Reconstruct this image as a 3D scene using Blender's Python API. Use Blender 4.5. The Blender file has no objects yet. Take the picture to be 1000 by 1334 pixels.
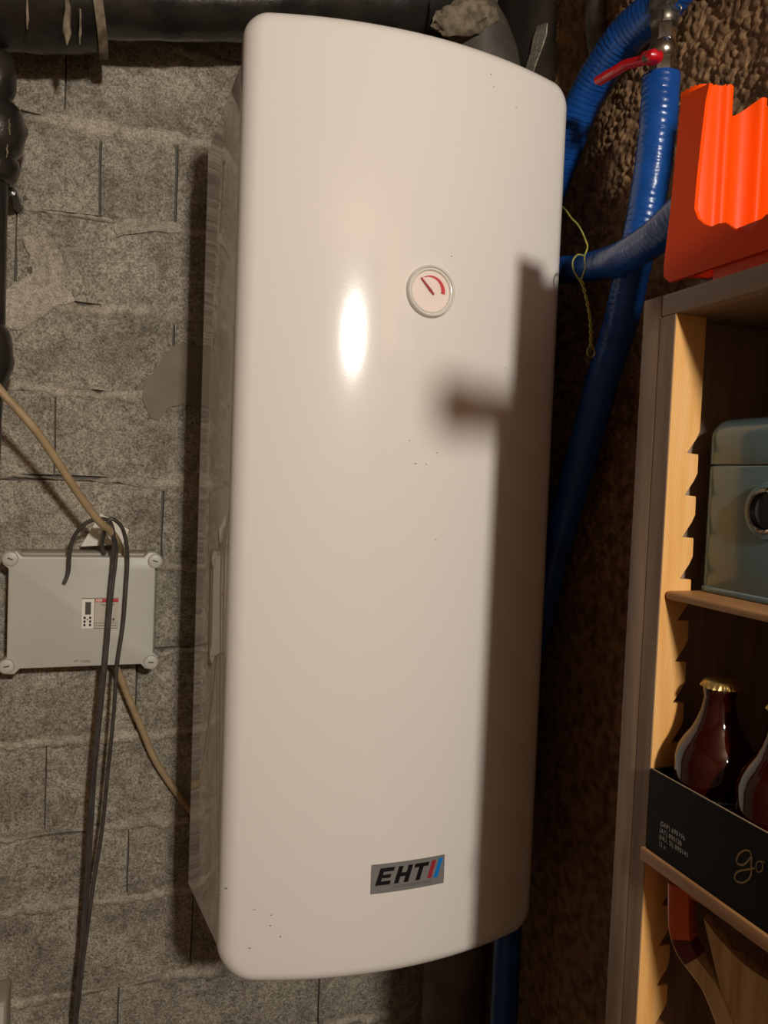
import bpy, bmesh, math, random
from mathutils import Vector, Matrix, noise
random.seed(7)
S = bpy.context.scene
COL = S.collection
PI = math.pi
H0 = 1.35                                   # camera height above the cellar floor

# ---------------------------------------------------------------- camera
F_PX = 1000.0
def cam_axes(yaw, pitch, roll):
    cy, sy, cp, sp = math.cos(yaw), math.sin(yaw), math.cos(pitch), math.sin(pitch)
    f = Vector((sy*cp, cy*cp, -sp)); r = Vector((cy, -sy, 0)); d = f.cross(r)
    cr, sr = math.cos(roll), math.sin(roll)
    return r*cr + d*sr, d*cr - r*sr, f
RX, DN, FW = cam_axes(math.radians(19.5), math.radians(2.35), math.radians(-2.366))
cam = bpy.data.cameras.new('camera')
cam.sensor_fit = 'HORIZONTAL'; cam.sensor_width = 36; cam.lens = 36.0*F_PX/1000.0
cam.clip_start = 0.02
camo = bpy.data.objects.new('camera', cam); COL.objects.link(camo)
camo.matrix_world = Matrix(((RX.x, -DN.x, -FW.x, 0), (RX.y, -DN.y, -FW.y, 0), (RX.z, -DN.z, -FW.z, H0), (0, 0, 0, 1)))
S.camera = camo

# ---------------------------------------------------------------- world, lamp, exposure
w = bpy.data.worlds.new('world'); S.world = w; w.use_nodes = True
w.node_tree.nodes['Background'].inputs[0].default_value = (0.9, 0.8, 0.7, 1)
w.node_tree.nodes['Background'].inputs[1].default_value = 0.0
LAMP = Vector((0.285, -1.22, 0.605 + H0))
ld = bpy.data.lights.new('cellar_lamp', 'POINT'); ld.energy = 136; ld.color = (1.0, 0.965, 0.885); ld.shadow_soft_size = 0.065
lo = bpy.data.objects.new('cellar_lamp', ld); lo.location = LAMP; COL.objects.link(lo)
S.view_settings.view_transform = 'Standard'; S.view_settings.look = 'None'
S.view_settings.gamma = 1; S.view_settings.use_curve_mapping = False
S.view_settings.exposure = 0.0

# ---------------------------------------------------------------- survey helpers: where a sight line meets a real plane
def ray(x, y): return RX*((x-500)/F_PX) + DN*((y-667)/F_PX) + FW
def up(v): return Vector((v.x, v.y, v.z + H0))
def atY(x, y, Y): r = ray(x, y); return up(r*(Y/r.y))
def atX(x, y, X): r = ray(x, y); return up(r*(X/r.x))
def atZ(x, y, Z): r = ray(x, y); return up(r*((Z-H0)/r.z))

# ---------------------------------------------------------------- materials
def srgb(r, g, b):
    f = lambda c: (c/255/12.92 if c/255 <= .04045 else ((c/255+.055)/1.055)**2.4)
    return (f(r), f(g), f(b))
def mat(name, col, rough=.5, metal=0, var=0, vscale=20, col2=None, bump=0, bscale=200, bdist=.002, spec=.5, coat=0, trans=0,
        ramp=None, stretch=None, detail=4, wave=None, specks=None):
    m = bpy.data.materials.new(name); m.use_nodes = True
    nt = m.node_tree; N = nt.nodes; Lk = nt.links; p = N['Principled BSDF']
    p.inputs['Base Color'].default_value = (*col, 1); p.inputs['Roughness'].default_value = rough
    p.inputs['Metallic'].default_value = metal; p.inputs['Specular IOR Level'].default_value = spec
    p.inputs['Coat Weight'].default_value = coat; p.inputs['Coat Roughness'].default_value = .05
    p.inputs['Transmission Weight'].default_value = trans
    tc = N.new('ShaderNodeTexCoord'); mp = N.new('ShaderNodeMapping'); Lk.new(tc.outputs['Object'], mp.inputs[0])
    if stretch: mp.inputs['Scale'].default_value = stretch
    oi = N.new('ShaderNodeObjectInfo'); ad = N.new('ShaderNodeVectorMath'); ad.operation = 'MULTIPLY_ADD'
    Lk.new(oi.outputs['Location'], ad.inputs[0]); ad.inputs[1].default_value = (3.1, 1.7, 2.3); Lk.new(mp.outputs[0], ad.inputs[2])
    last = None
    if col2 is not None:
        t = N.new('ShaderNodeTexNoise'); t.inputs['Scale'].default_value = vscale; t.inputs['Detail'].default_value = detail
        Lk.new(ad.outputs[0], t.inputs['Vector'])
        r = N.new('ShaderNodeValToRGB'); a, b = ramp or (.35, .65)
        r.color_ramp.elements[0].position = a; r.color_ramp.elements[1].position = b
        r.color_ramp.elements[0].color = (*col, 1); r.color_ramp.elements[1].color = (*col2, 1)
        Lk.new(t.outputs['Fac'], r.inputs[0]); last = r.outputs[0]
    if wave:                                                      # wood grain rings
        wv = N.new('ShaderNodeTexWave'); wv.bands_direction = wave[0]; wv.inputs['Scale'].default_value = wave[1]
        wv.inputs['Distortion'].default_value = wave[2]; wv.inputs['Detail'].default_value = 2; wv.inputs['Detail Scale'].default_value = .6
        Lk.new(mp.outputs[0], wv.inputs['Vector'])
        mx = N.new('ShaderNodeMix'); mx.data_type = 'RGBA'; mx.inputs[7].default_value = (*wave[3], 1)
        if last: Lk.new(last, mx.inputs[6])
        else: mx.inputs[6].default_value = (*col, 1)
        fm = N.new('ShaderNodeMath'); fm.operation = 'MULTIPLY'; fm.inputs[1].default_value = wave[4]
        Lk.new(wv.outputs['Fac'], fm.inputs[0]); Lk.new(fm.outputs[0], mx.inputs[0]); last = mx.outputs[2]
    if specks:                                                    # dark chips: (scale, threshold, colour)
        t = N.new('ShaderNodeTexNoise'); t.inputs['Scale'].default_value = specks[0]; t.inputs['Detail'].default_value = 3
        Lk.new(ad.outputs[0], t.inputs['Vector'])
        r = N.new('ShaderNodeValToRGB'); r.color_ramp.elements[0].position = specks[1]; r.color_ramp.elements[1].position = specks[1]+.03
        Lk.new(t.outputs['Fac'], r.inputs[0])
        mx = N.new('ShaderNodeMix'); mx.data_type = 'RGBA'; mx.inputs[7].default_value = (*specks[2], 1)
        if last: Lk.new(last, mx.inputs[6])
        else: mx.inputs[6].default_value = (*col, 1)
        Lk.new(r.outputs[0], mx.inputs[0]); last = mx.outputs[2]
    if last: Lk.new(last, p.inputs['Base Color'])
    if bump:
        t = N.new('ShaderNodeTexNoise'); t.inputs['Scale'].default_value = bscale; t.inputs['Detail'].default_value = 5; t.inputs['Roughness'].default_value = .6
        Lk.new(ad.outputs[0], t.inputs['Vector'])
        b = N.new('ShaderNodeBump'); b.inputs['Strength'].default_value = bump; b.inputs['Distance'].default_value = bdist
        Lk.new(t.outputs['Fac'], b.inputs['Height']); Lk.new(b.outputs[0], p.inputs['Normal'])
    return m
def concrete(name, base, dark, light, bump, pits=True, bd=.004):
    """open-pored concrete: cell-shaped grains, pits and cloudy tone"""
    m = bpy.data.materials.new(name); m.use_nodes = True
    nt = m.node_tree; N = nt.nodes; Lk = nt.links; p = N['Principled BSDF']
    p.inputs['Roughness'].default_value = .95; p.inputs['Specular IOR Level'].default_value = .2
    tc = N.new('ShaderNodeTexCoord'); oi = N.new('ShaderNodeObjectInfo')
    ad = N.new('ShaderNodeVectorMath'); ad.operation = 'MULTIPLY_ADD'
    Lk.new(oi.outputs['Location'], ad.inputs[0]); ad.inputs[1].default_value = (3.1, 1.7, 2.3); Lk.new(tc.outputs['Object'], ad.inputs[2])
    v = ad.outputs[0]
    def tex(kind, scale, detail=3, rough=.6):
        t = N.new(kind); t.inputs['Scale'].default_value = scale
        if 'Noise' in kind: t.inputs['Detail'].default_value = detail; t.inputs['Roughness'].default_value = rough
        Lk.new(v, t.inputs['Vector']); return t
    def ramp(inp, a, ca, b, cb):
        r = N.new('ShaderNodeValToRGB'); r.color_ramp.elements[0].position = a; r.color_ramp.elements[1].position = b
        r.color_ramp.elements[0].color = (*ca, 1); r.color_ramp.elements[1].color = (*cb, 1); Lk.new(inp, r.inputs[0]); return r.outputs[0]
    cloud = ramp(tex('ShaderNodeTexNoise', 9, 4).outputs['Fac'], .35, dark, .68, light)
    fine = tex('ShaderNodeTexNoise', 270, 4, .70)
    grain = ramp(fine.outputs['Fac'], .34, (.38, .36, .34) if pits else (.60, .59, .57), .60, (1.2, 1.2, 1.2))
    mul = N.new('ShaderNodeMix'); mul.data_type = 'RGBA'; mul.blend_type = 'MULTIPLY'; mul.inputs[0].default_value = 1
    Lk.new(cloud, mul.inputs[6]); Lk.new(grain, mul.inputs[7]); Lk.new(mul.outputs[2], p.inputs['Base Color'])
    mid = ramp(tex('ShaderNodeTexNoise', 85, 4, .7).outputs['Fac'], .36, (.66, .64, .61), .56, (1.05, 1.05, 1.05))
    mul2 = N.new('ShaderNodeMix'); mul2.data_type = 'RGBA'; mul2.blend_type = 'MULTIPLY'; mul2.inputs[0].default_value = 1
    Lk.new(mul.outputs[2], mul2.inputs[6]); Lk.new(mid, mul2.inputs[7]); Lk.new(mul2.outputs[2], p.inputs['Base Color'])
    big = tex('ShaderNodeTexNoise', 60, 4)
    s = N.new('ShaderNodeMath'); s.operation = 'MULTIPLY_ADD'; s.inputs[1].default_value = 1.2
    Lk.new(big.outputs['Fac'], s.inputs[0]); Lk.new(fine.outputs['Fac'], s.inputs[2])
    b = N.new('ShaderNodeBump'); b.inputs['Strength'].default_value = bump; b.inputs['Distance'].default_value = bd
    Lk.new(s.outputs[0], b.inputs['Height']); Lk.new(b.outputs[0], p.inputs['Normal'])
    return m
M = {}
M['block'] = concrete('block_concrete', None, srgb(156, 147, 132), srgb(202, 192, 174), 1.0)
M['mortar'] = concrete('mortar', None, srgb(172, 162, 146), srgb(212, 201, 181), .95, pits=False, bd=.004)
M['gap'] = mat('joint_backing_mortar', srgb(96, 90, 80), .95, bump=.5, bscale=150)  # dark mortar tone of the joint backing, reused for chips and holes
M['patch'] = mat('smooth_cement', srgb(122, 112, 94), .75, col2=srgb(136, 125, 106), vscale=14, bump=.15, bscale=60, spec=.3)
M['rough'] = mat('rough_cast', srgb(104, 78, 54), .8, col2=srgb(164, 128, 92), vscale=55, bump=.7, bscale=120, bdist=.004, spec=.35)
M['render'] = mat('grey_render', srgb(92, 80, 66), .85, col2=srgb(70, 60, 50), vscale=12, bump=.4, bscale=80)
M['roomwall'] = mat('room_plaster', srgb(112, 93, 76), .9, col2=srgb(98, 81, 66), vscale=6, bump=.3, bscale=60)
M['floor'] = mat('floor_concrete', srgb(104, 88, 72), .85, col2=srgb(90, 76, 62), vscale=8, bump=.3, bscale=60)
M['enamel'] = mat('white_enamel', srgb(231, 222, 213), .125, bump=.05, bscale=330, bdist=.0006, spec=.36, specks=(34, .795, srgb(120, 104, 90)))
M['enamel_side'] = mat('white_enamel_gloss', srgb(222, 214, 204), .035)
M['clear'] = mat('clear_rim_plastic', srgb(224, 216, 204), .15)
M['dial'] = mat('dial_white', srgb(232, 214, 202), .5)
M['red'] = mat('scale_red', srgb(196, 52, 58), .45)
M['needle'] = mat('needle_red', srgb(160, 44, 48), .4)
M['badge'] = mat('brushed_badge', srgb(132, 128, 124), .42, metal=.15)
M['ink'] = mat('black_ink', srgb(20, 18, 18), .4)
M['ink_red'] = mat('red_ink', srgb(160, 44, 50), .4)
M['ink_blue'] = mat('blue_ink', srgb(20, 120, 200), .4)
M['ink_grey'] = mat('grey_ink', srgb(86, 82, 78), .5)
M['abs'] = mat('grey_box_plastic', srgb(197, 193, 182), .42, col2=srgb(189, 184, 172), vscale=7, bump=.05, bscale=300, bdist=.0005)
M['abs_dark'] = mat('grey_box_base', srgb(164, 154, 136), .5)
M['label_white'] = mat('label_white', srgb(232, 226, 212), .4)
M['label_grey'] = mat('label_grey', srgb(190, 180, 162), .45)
M['lcd'] = mat('lcd_print', srgb(78, 72, 60), .35)
M['black_cable'] = mat('black_cable', srgb(62, 57, 52), .42, col2=srgb(80, 74, 68), vscale=60)
M['beige_cable'] = mat('beige_cable', srgb(176, 150, 112), .45, col2=srgb(158, 134, 100), vscale=40)
M['paper'] = mat('paper', srgb(226, 218, 204), .8)
M['tar'] = mat('black_pipe_coating', srgb(34, 31, 28), .28, col2=srgb(50, 45, 38), vscale=18, bump=.5, bscale=45, bdist=.003, coat=.3)
M['tar_collar'] = mat('black_collar', srgb(48, 40, 34), .3, col2=srgb(30, 28, 26), vscale=14, bump=.4, bscale=60, bdist=.003)
M['drain'] = mat('dark_drain_pipe', srgb(112, 100, 86), .6, col2=srgb(70, 62, 54), vscale=10, bump=.4, bscale=50, bdist=.003)
M['drip'] = mat('dried_paint', srgb(146, 130, 108), .8, col2=srgb(100, 86, 66), vscale=60, bump=.5, bscale=120)
M['blue'] = mat('blue_wrap', srgb(20, 66, 134), .25, col2=srgb(24, 78, 152), vscale=22, bump=.3, bscale=90, bdist=.002, spec=.4)
M['nickel'] = mat('nickel_brass', srgb(205, 195, 180), .22, metal=1, bump=.08, bscale=90)
M['galv'] = mat('galvanised_steel', srgb(150, 145, 135), .38, metal=.85, col2=srgb(112, 104, 94), vscale=30)
M['handle'] = mat('red_vinyl', srgb(196, 16, 30), .3, coat=.3)
M['wire'] = mat('green_yellow_wire', srgb(184, 166, 70), .4, wave=('Z', 30, 2, srgb(128, 146, 62), .7))
M['orange'] = mat('orange_plastic', srgb(240, 74, 4), .42, bump=.04, bscale=120, bdist=.001, spec=.14)
M['orange'].node_tree.nodes['Principled BSDF'].inputs['Subsurface Weight'].default_value = .05
M['orange'].node_tree.nodes['Principled BSDF'].inputs['Subsurface Radius'].default_value = (.012, .004, .001)
M['pine'] = mat('pine_wood', srgb(238, 194, 126), .5, col2=srgb(228, 172, 98), vscale=12, stretch=(9, 9, .6), wave=('X', 28, 2.2, srgb(196, 126, 58), .75), bump=.1, bscale=40)
M['oldwood'] = mat('grey_brown_wood', srgb(150, 124, 100), .55, col2=srgb(122, 98, 78), vscale=10, stretch=(8, 8, .7), bump=.15, bscale=30)
M['oldwood_long'] = mat('grey_brown_wood_lengthwise', srgb(150, 124, 100), .55, col2=srgb(122, 98, 78), vscale=10, stretch=(8, .7, 8), bump=.15, bscale=30)
M['boardwood'] = mat('shelf_board_wood', srgb(190, 142, 92), .5, col2=srgb(160, 112, 66), vscale=10, stretch=(8, .7, 8), bump=.15, bscale=30)
M['darkwood'] = mat('dark_stained_wood', srgb(100, 66, 42), .6, col2=srgb(74, 48, 30), vscale=8, stretch=(1, 6, 1), bump=.1, bscale=30)
M['boxgrey'] = mat('grey_green_paint', srgb(98, 126, 134), .22, coat=.3, bump=.03, bscale=150, bdist=.001)
M['chrome'] = mat('chrome', srgb(200, 192, 185), .12, metal=1)
M['blackgloss'] = mat('black_gloss', srgb(10, 10, 10), .12)
M['carton'] = mat('black_carton', srgb(11, 11, 11), .5, spec=.16)
M['cardedge'] = mat('cut_board_edge', srgb(150, 128, 100), .8)
M['print'] = mat('white_print', srgb(176, 168, 158), .6)
M['gold'] = mat('gold_print', srgb(132, 104, 56), .4, metal=.3)
M['amber'] = mat('amber_glass', srgb(70, 16, 5), .05, spec=.5, trans=.6, coat=.2)
M['capgold'] = mat('crown_cap_gold', srgb(196, 164, 96), .35, metal=.7)
M['bottlelabel'] = mat('black_bottle_label', srgb(16, 16, 18), .45)
M['varnish'] = mat('amber_varnish', srgb(196, 84, 22), .2, coat=.5)
M['decal'] = mat('dark_red_decal', srgb(92, 24, 18), .25, coat=.4)
M['ash'] = mat('ash_wood', srgb(206, 176, 128), .32, col2=srgb(178, 142, 96), vscale=14, stretch=(8, 8, .8), coat=.3)
M['gut'] = mat('dark_strings', srgb(90, 66, 44), .6)
M['caster'] = mat('caster_black', srgb(40, 38, 36), .5)
gm = bpy.data.materials.new('window_glass'); gm.use_nodes = True
nt = gm.node_tree; nt.nodes.clear()
o_ = nt.nodes.new('ShaderNodeOutputMaterial'); mx = nt.nodes.new('ShaderNodeMixShader'); tr = nt.nodes.new('ShaderNodeBsdfTransparent')
gl = nt.nodes.new('ShaderNodeBsdfGlossy'); fr = nt.nodes.new('ShaderNodeFresnel'); gl.inputs['Roughness'].default_value = .05; fr.inputs[0].default_value = 1.35
nt.links.new(fr.outputs[0], mx.inputs[0]); nt.links.new(tr.outputs[0], mx.inputs[1]); nt.links.new(gl.outputs[0], mx.inputs[2]); nt.links.new(mx.outputs[0], o_.inputs[0])
M['glass'] = gm

# ---------------------------------------------------------------- object helpers
def wloc(o):
    v = Vector((0, 0, 0))
    while o is not None: v = v + o.location; o = o.parent
    return v
def mk(name, verts, faces, m, parent=None, smooth=True, sharp=None):
    """one mesh object from world-space points, its origin at its own middle"""
    vs = [Vector(v) for v in verts]
    lo_ = Vector((min(v.x for v in vs), min(v.y for v in vs), min(v.z for v in vs)))
    hi_ = Vector((max(v.x for v in vs), max(v.y for v in vs), max(v.z for v in vs)))
    c = (lo_+hi_)/2
    if parent is None: c.z = lo_.z
    me = bpy.data.meshes.new(name); me.from_pydata([v-c for v in vs], [], faces); me.update()
    bm = bmesh.new(); bm.from_mesh(me); bmesh.ops.recalc_face_normals(bm, faces=bm.faces[:])
    if smooth:
        for f in bm.faces: f.smooth = True
        a = math.radians(sharp or 40)
        for e in bm.edges:
            if len(e.link_faces) == 2 and e.calc_face_angle(0) > a: e.smooth = False
    bm.to_mesh(me); bm.free()
    me.materials.append(M[m])
    o = bpy.data.objects.new(name, me); COL.objects.link(o)
    if parent is not None: o.parent = parent; o.location = c - wloc(parent)
    else: o.location = c
    return o
def thing(name, loc, label=None, cat=None, group=None):
    o = bpy.data.objects.new(name, None); COL.objects.link(o); o.location = loc; o.empty_display_size = .03
    return tag(o, label, cat, group)
def tag(o, label=None, cat=None, group=None, kind=None):
    if label: o['label'] = label
    if cat: o['category'] = cat
    if group: o['group'] = group
    if kind: o['kind'] = kind
    return o
class MB:
    def __init__(s): s.v = []; s.f = []
    def add(s, v, f):
        n = len(s.v); s.v += [Vector(p) for p in v]; s.f += [tuple(i+n for i in q) for q in f]; return s
    def box(s, a, b, bev=0, seg=2, fn=None):
        a = Vector(a); b = Vector(b)
        bm = bmesh.new(); bmesh.ops.create_cube(bm, size=1)
        for v in bm.verts: v.co = Vector([(a[i]+b[i])/2 + v.co[i]*(b[i]-a[i]) for i in range(3)])
        if bev: bmesh.ops.bevel(bm, geom=bm.edges[:], offset=bev, segments=seg, affect='EDGES', profile=.5)
        bm.verts.ensure_lookup_table(); bm.verts.index_update()
        s.add([fn(v.co) if fn else v.co.copy() for v in bm.verts], [tuple(v.index for v in f.verts) for f in bm.faces]); bm.free(); return s
    def build(s, name, m, parent=None, smooth=True, sharp=None): return mk(name, s.v, s.f, m, parent, smooth, sharp)
def box(name, a, b, m, parent=None, bev=.001, seg=2, fn=None): return MB().box(a, b, bev, seg, fn).build(name, m, parent)
def spline(pts, n):
    P = [Vector(p) for p in pts]; P = [P[0]*2-P[1]] + P + [P[-1]*2-P[-2]]; out = []
    for i in range(1, len(P)-2):
        for k in range(n):
            t = k/n; a, b, c, d = P[i-1], P[i], P[i+1], P[i+2]
            out.append(.5*((2*b)+(c-a)*t+(2*a-5*b+4*c-d)*t*t+(3*b-a-3*c+d)*t**3))
    out.append(P[-2]); return out
def tube_geo(path, rad, seg=10):
    """swept tube; rad is a number or a function of (arc length, index)"""
    V = []; Fc = []; n = len(path); s = 0; prev = None
    for i, p in enumerate(path):
        t = (path[min(i+1, n-1)] - path[max(i-1, 0)]).normalized()
        if prev is None:
            a = Vector((0, 0, 1)) if abs(t.z) < .9 else Vector((1, 0, 0)); u = t.cross(a).normalized()
        else: u = (prev - t*prev.dot(t)).normalized()
        prev = u; q = t.cross(u)
        if i: s += (path[i]-path[i-1]).length
        for k in range(seg):
            an = 2*PI*k/seg
            r = rad(s, an) if callable(rad) else rad
            V.append(p + (u*math.cos(an)+q*math.sin(an))*r)
    for i in range(n-1):
        for k in range(seg):
            a = i*seg+k; b = i*seg+(k+1) % seg; Fc.append((a, b, b+seg, a+seg))
    Fc.append(tuple(range(seg-1, -1, -1))); Fc.append(tuple((n-1)*seg+k for k in range(seg)))
    return V, Fc
def tube(name, pts, rad, m, parent=None, n=8, seg=10):
    v, f = tube_geo(spline(pts, n), rad, seg); return mk(name, v, f, m, parent)
def lathe_geo(prof, o, axis, seg=32):
    """prof: list of (radius, height along axis)"""
    ax = Vector(axis).normalized(); a = Vector((0, 0, 1)) if abs(ax.z) < .9 else Vector((1, 0, 0)); u = ax.cross(a).normalized(); q = ax.cross(u)
    V = []; Fc = []; n = len(prof)
    for r, h in prof:
        for k in range(seg):
            an = 2*PI*k/seg; V.append(Vector(o)+ax*h+(u*math.cos(an)+q*math.sin(an))*r)
    for i in range(n-1):
        for k in range(seg):
            b = i*seg+k; c = i*seg+(k+1) % seg; Fc.append((b, c, c+seg, b+seg))
    if prof[0][0] > 1e-6: Fc.append(tuple(range(seg)))
    if prof[-1][0] > 1e-6: Fc.append(tuple((n-1)*seg+k for k in range(seg)))
    return V, Fc
def lathe(name, prof, o, axis, m, parent=None, seg=32): v, f = lathe_geo(prof, o, axis, seg); return mk(name, v, f, m, parent)
def plate_geo(poly, th, fn):
    """closed 2-D outline -> flat plate; fn(u, v, h) gives the world point"""
    n = len(poly); V = [fn(u, v, 0) for u, v in poly]+[fn(u, v, th) for u, v in poly]
    Fc = [tuple(range(n)), tuple(range(2*n-1, n-1, -1))]+[(i, (i+1) % n, (i+1) % n+n, i+n) for i in range(n)]
    return V, Fc
def plate(name, poly, th, fn, m, parent=None, smooth=False): v, f = plate_geo(poly, th, fn); return mk(name, v, f, m, parent, smooth)
def text_geo(s, size, fn, shear=0, offset=0, align='LEFT'):
    cu = bpy.data.curves.new('t', 'FONT'); cu.body = s; cu.size = size; cu.shear = shear; cu.offset = offset; cu.align_x = align; cu.resolution_u = 2
    ob = bpy.data.objects.new('t', cu); COL.objects.link(ob)
    me = ob.evaluated_get(bpy.context.evaluated_depsgraph_get()).to_mesh()
    V = [fn(v.co.x, v.co.y) for v in me.vertices]; Fc = [tuple(p.vertices) for p in me.polygons]
    bpy.data.objects.remove(ob); bpy.data.curves.remove(cu); return V, Fc
def text(name, s, size, fn, m, parent, **k):
    v, f = text_geo(s, size, fn, **k); return mk(name, v, f, m, parent, False)

# ================================================================ SETTING
WY = 1.51                                   # face of the block wall
CEIL = H0 + 1.05
tag(box('floor', (-1.7, -2.3, -.1), (.95, WY+.2, 0), 'floor', bev=0), kind='structure')
tag(box('ceiling', (-1.7, -2.3, CEIL), (.95, WY+.2, CEIL+.1), 'roomwall', bev=0), kind='structure')
tag(box('wall_left', (-1.7, -2.2, 0), (-1.6, WY+.2, CEIL), 'roomwall', bev=0), kind='structure')
tag(box('wall_front', (-1.6, -2.3, 0), (.95, -2.2, CEIL), 'roomwall', bev=0), kind='structure')
wb = box('wall_back', (-1.6, WY+.012, 0), (.95, WY+.2, CEIL), 'gap', bev=0); tag(wb, kind='structure')

# --- rough-cast right wall: real lumps
RXW = .752
V = []; Fc = []
y0, y1, z0, z1 = .58, 1.27, H0-.15, CEIL
ny, nz = 300, 400
for j in range(nz+1):
    for i in range(ny+1):
        y = y0+(y1-y0)*i/ny; z = z0+(z1-z0)*j/nz
        p = Vector((y, z, .3))
        c = noise.cell_vector
        d = noise.voronoi(Vector((y*95, z*105, 1.3)))[0]
        lump = max(0, 1-(d[0]/.75)**2)
        big = noise.noise(p*14)
        x = RXW - .0085*lump*(.6+.6*noise.noise(Vector((y*30, z*30, 5)))) - .007*big
        V.append(Vector((x, y, z)))
for j in range(nz):
    for i in range(ny):
        a = j*(ny+1)+i; Fc.append((a, a+1, a+ny+2, a+ny+1))
wr = MB().box((RXW+.018, -2.2, 0), (.95, WY+.012, CEIL)).build('wall_right', 'rough'); tag(wr, kind='structure')
rc = mk('rough_cast_coat', V, Fc, 'rough', wr); rc['kind'] = 'stuff'
box('smooth_render', (RXW-.004, 1.262, H0-.15), (RXW+.018, WY+.012, CEIL), 'render', wr, bev=.002)
box('render_coat', (RXW, -2.2, 0), (RXW+.018, WY+.012, H0-.15), 'rough', wr, bev=0)
box('render_coat', (RXW, -2.2, H0-.15), (RXW+.018, .58, CEIL), 'rough', wr, bev=0)

# --- concrete blocks of the back wall, each a piece with its own edges
ZL = [atY(150, y, WY).z for y in (170, 288, 402, 514, 626, 740, 849, 962, 1077, 1173, 1286)]
ZL = [ZL[0]+.33, ZL[0]+.165] + ZL
while ZL[-1] > .17: ZL.append(ZL[-1]-.167)
ZL.append(0.0)
def X(px, py): return atY(px, py, WY).x
known = {1: [X(85, 120)], 2: [X(131, 230), X(229, 240)], 3: [X(20, 340)], 4: [X(226, 450)], 5: [X(72, 560)], 6: [X(211, 690)], 7: [X(70, 800)], 8: [X(177, 920)],
         9: [X(60, 1010)], 10: [X(166, 1120)], 11: [X(249, 1230)], 12: [X(153, 1320), X(415, 1310)]}
def block(xa, xb, za, zb):
    nx, nzz = 6, 3; V = []; Fc = []; ch = .005
    for j in range(nzz+1):
        for i in range(nx+1):
            x = xa+(xb-xa)*i/nx; z = za+(zb-za)*j/nzz; y = WY + random.uniform(-.0015, .0015)
            edge = (i in (0, nx)) or (j in (0, nzz))
            if edge: y += random.uniform(.001, .0035)
            if i in (0, nx): x += random.uniform(-.0012, .0012)
            if j in (0, nzz): z += random.uniform(-.003, .003)
            V.append(Vector((x, y, z)))
    for j in range(nzz):
        for i in range(nx):
            a = j*(nx+1)+i; Fc.append((a, a+1, a+nx+2, a+nx+1))
    ring = [i for i in range(nx+1)]+[j*(nx+1)+nx for j in range(1, nzz+1)]+[nzz*(nx+1)+i for i in range(nx-1, -1, -1)]+[j*(nx+1) for j in range(nzz-1, 0, -1)]
    b0 = len(V)
    for k in ring: V.append(Vector((V[k].x, WY+.0125, V[k].z)))
    for k in range(len(ring)):
        k2 = (k+1) % len(ring); Fc.append((ring[k], ring[k2], b0+k2, b0+k))
    return mk('concrete_block', V, Fc, 'block', wb, True, 50)
BL = .40
for r in range(len(ZL)-1):
    zt, zb = ZL[r], ZL[r+1]
    js = sorted(known.get(r, [(-.1 if r % 2 else .1)]))
    while js[0] > -1.2: js.insert(0, js[0]-BL)
    while js[-1] < .75: js.append(js[-1]+BL)
    for a, b in zip(js, js[1:]):
        if b > .93: b = .93
        g = random.choice((.0014, .002, .0028))
        if b-a > .02: block(a+g, b-g, zb+.005, zt-.005)
# --- mortar beds squeezed out between the courses
for r in range(1, len(ZL)-1):
    z = ZL[r]; V = []; Fc = []; n = 200; xs = [-1.2+i*(1.95/n) for i in range(n+1)]
    th = {4: .012, 5: .010, 1: .012, 2: .013, 3: .008}.get(r, .010)
    for i, x in enumerate(xs):
        wv = noise.noise(Vector((x*9, r*3.7, 0))); w2 = noise.noise(Vector((x*45, r*3.7, 4)))
        wide = max(.35, 1+1.6*noise.noise(Vector((x*6, r*7.7, 2)))); jt = random.uniform(-.25, .25)
        top = z + th*wide*(.8+.9*wv+.6*w2+jt); bot = z - th*wide*(.8-.6*wv+.6*noise.noise(Vector((x*40, r*5.1, 8)))+random.uniform(-.25, .25))
        pr = .0003+.0012*abs(noise.noise(Vector((x*24, r*2.2, 3))))
        V += [Vector((x, WY+.0125, top)), Vector((x, WY-pr*.4, top-.002)), Vector((x, WY-pr-.001, (top+bot)/2)), Vector((x, WY-pr*.4, bot+.002)), Vector((x, WY+.0125, bot))]
    for i in range(n):
        for k in range(4):
            a = i*5+k; Fc.append((a, a+1, a+6, a+5))
    mk('mortar_bed', V, Fc, 'mortar', wb, True, 80)
def wall_patch(name, pts, m, th=.0022, jag=.0015):
    P = [atY(x, y, WY) for x, y in pts]; poly = []
    for i in range(len(P)):
        a, b = P[i], P[(i+1) % len(P)]
        for k in range(4):
            q = a.lerp(b, k/4); poly.append((q.x+random.uniform(-jag, jag), q.z+random.uniform(-jag, jag)))
    plate(name, poly, th, lambda u, v, h: Vector((u, WY-.0006-h, v)), m, wb)
wall_patch('cement_smear', [(226, 450), (240, 447), (262, 455), (275, 470), (275, 530), (262, 533), (238, 526), (218, 532), (206, 548), (196, 545), (190, 532), (184, 515), (190, 495), (206, 478), (214, 462)], 'patch')
wall_patch('mortar_smear', [(28, 310), (60, 300), (80, 330), (84, 372), (100, 390), (70, 402), (50, 418), (20, 432), (-6, 425), (-6, 385), (15, 372), (35, 360), (40, 335)], 'mortar', .0022, .003)
wall_patch('mortar_smear', [(150, 290), (190, 283), (235, 292), (236, 304), (200, 303), (150, 308)], 'mortar', .0022, .003)
for px, py, r in ((27, 273, 5), (40, 352, 4), (33, 258, 3)):       # small knocked-out holes
    c = atY(px, py, WY)
    plate('chip_hole', [(c.x+.0012*r*math.cos(a)*random.uniform(.6, 1.1), c.z+.0020*r*math.sin(a)*random.uniform(.6, 1.1)) for a in [k*PI/5 for k in range(10)]], .0006, lambda u, v, h: Vector((u, WY-.0024-h, v)), 'gap', wb)

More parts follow.
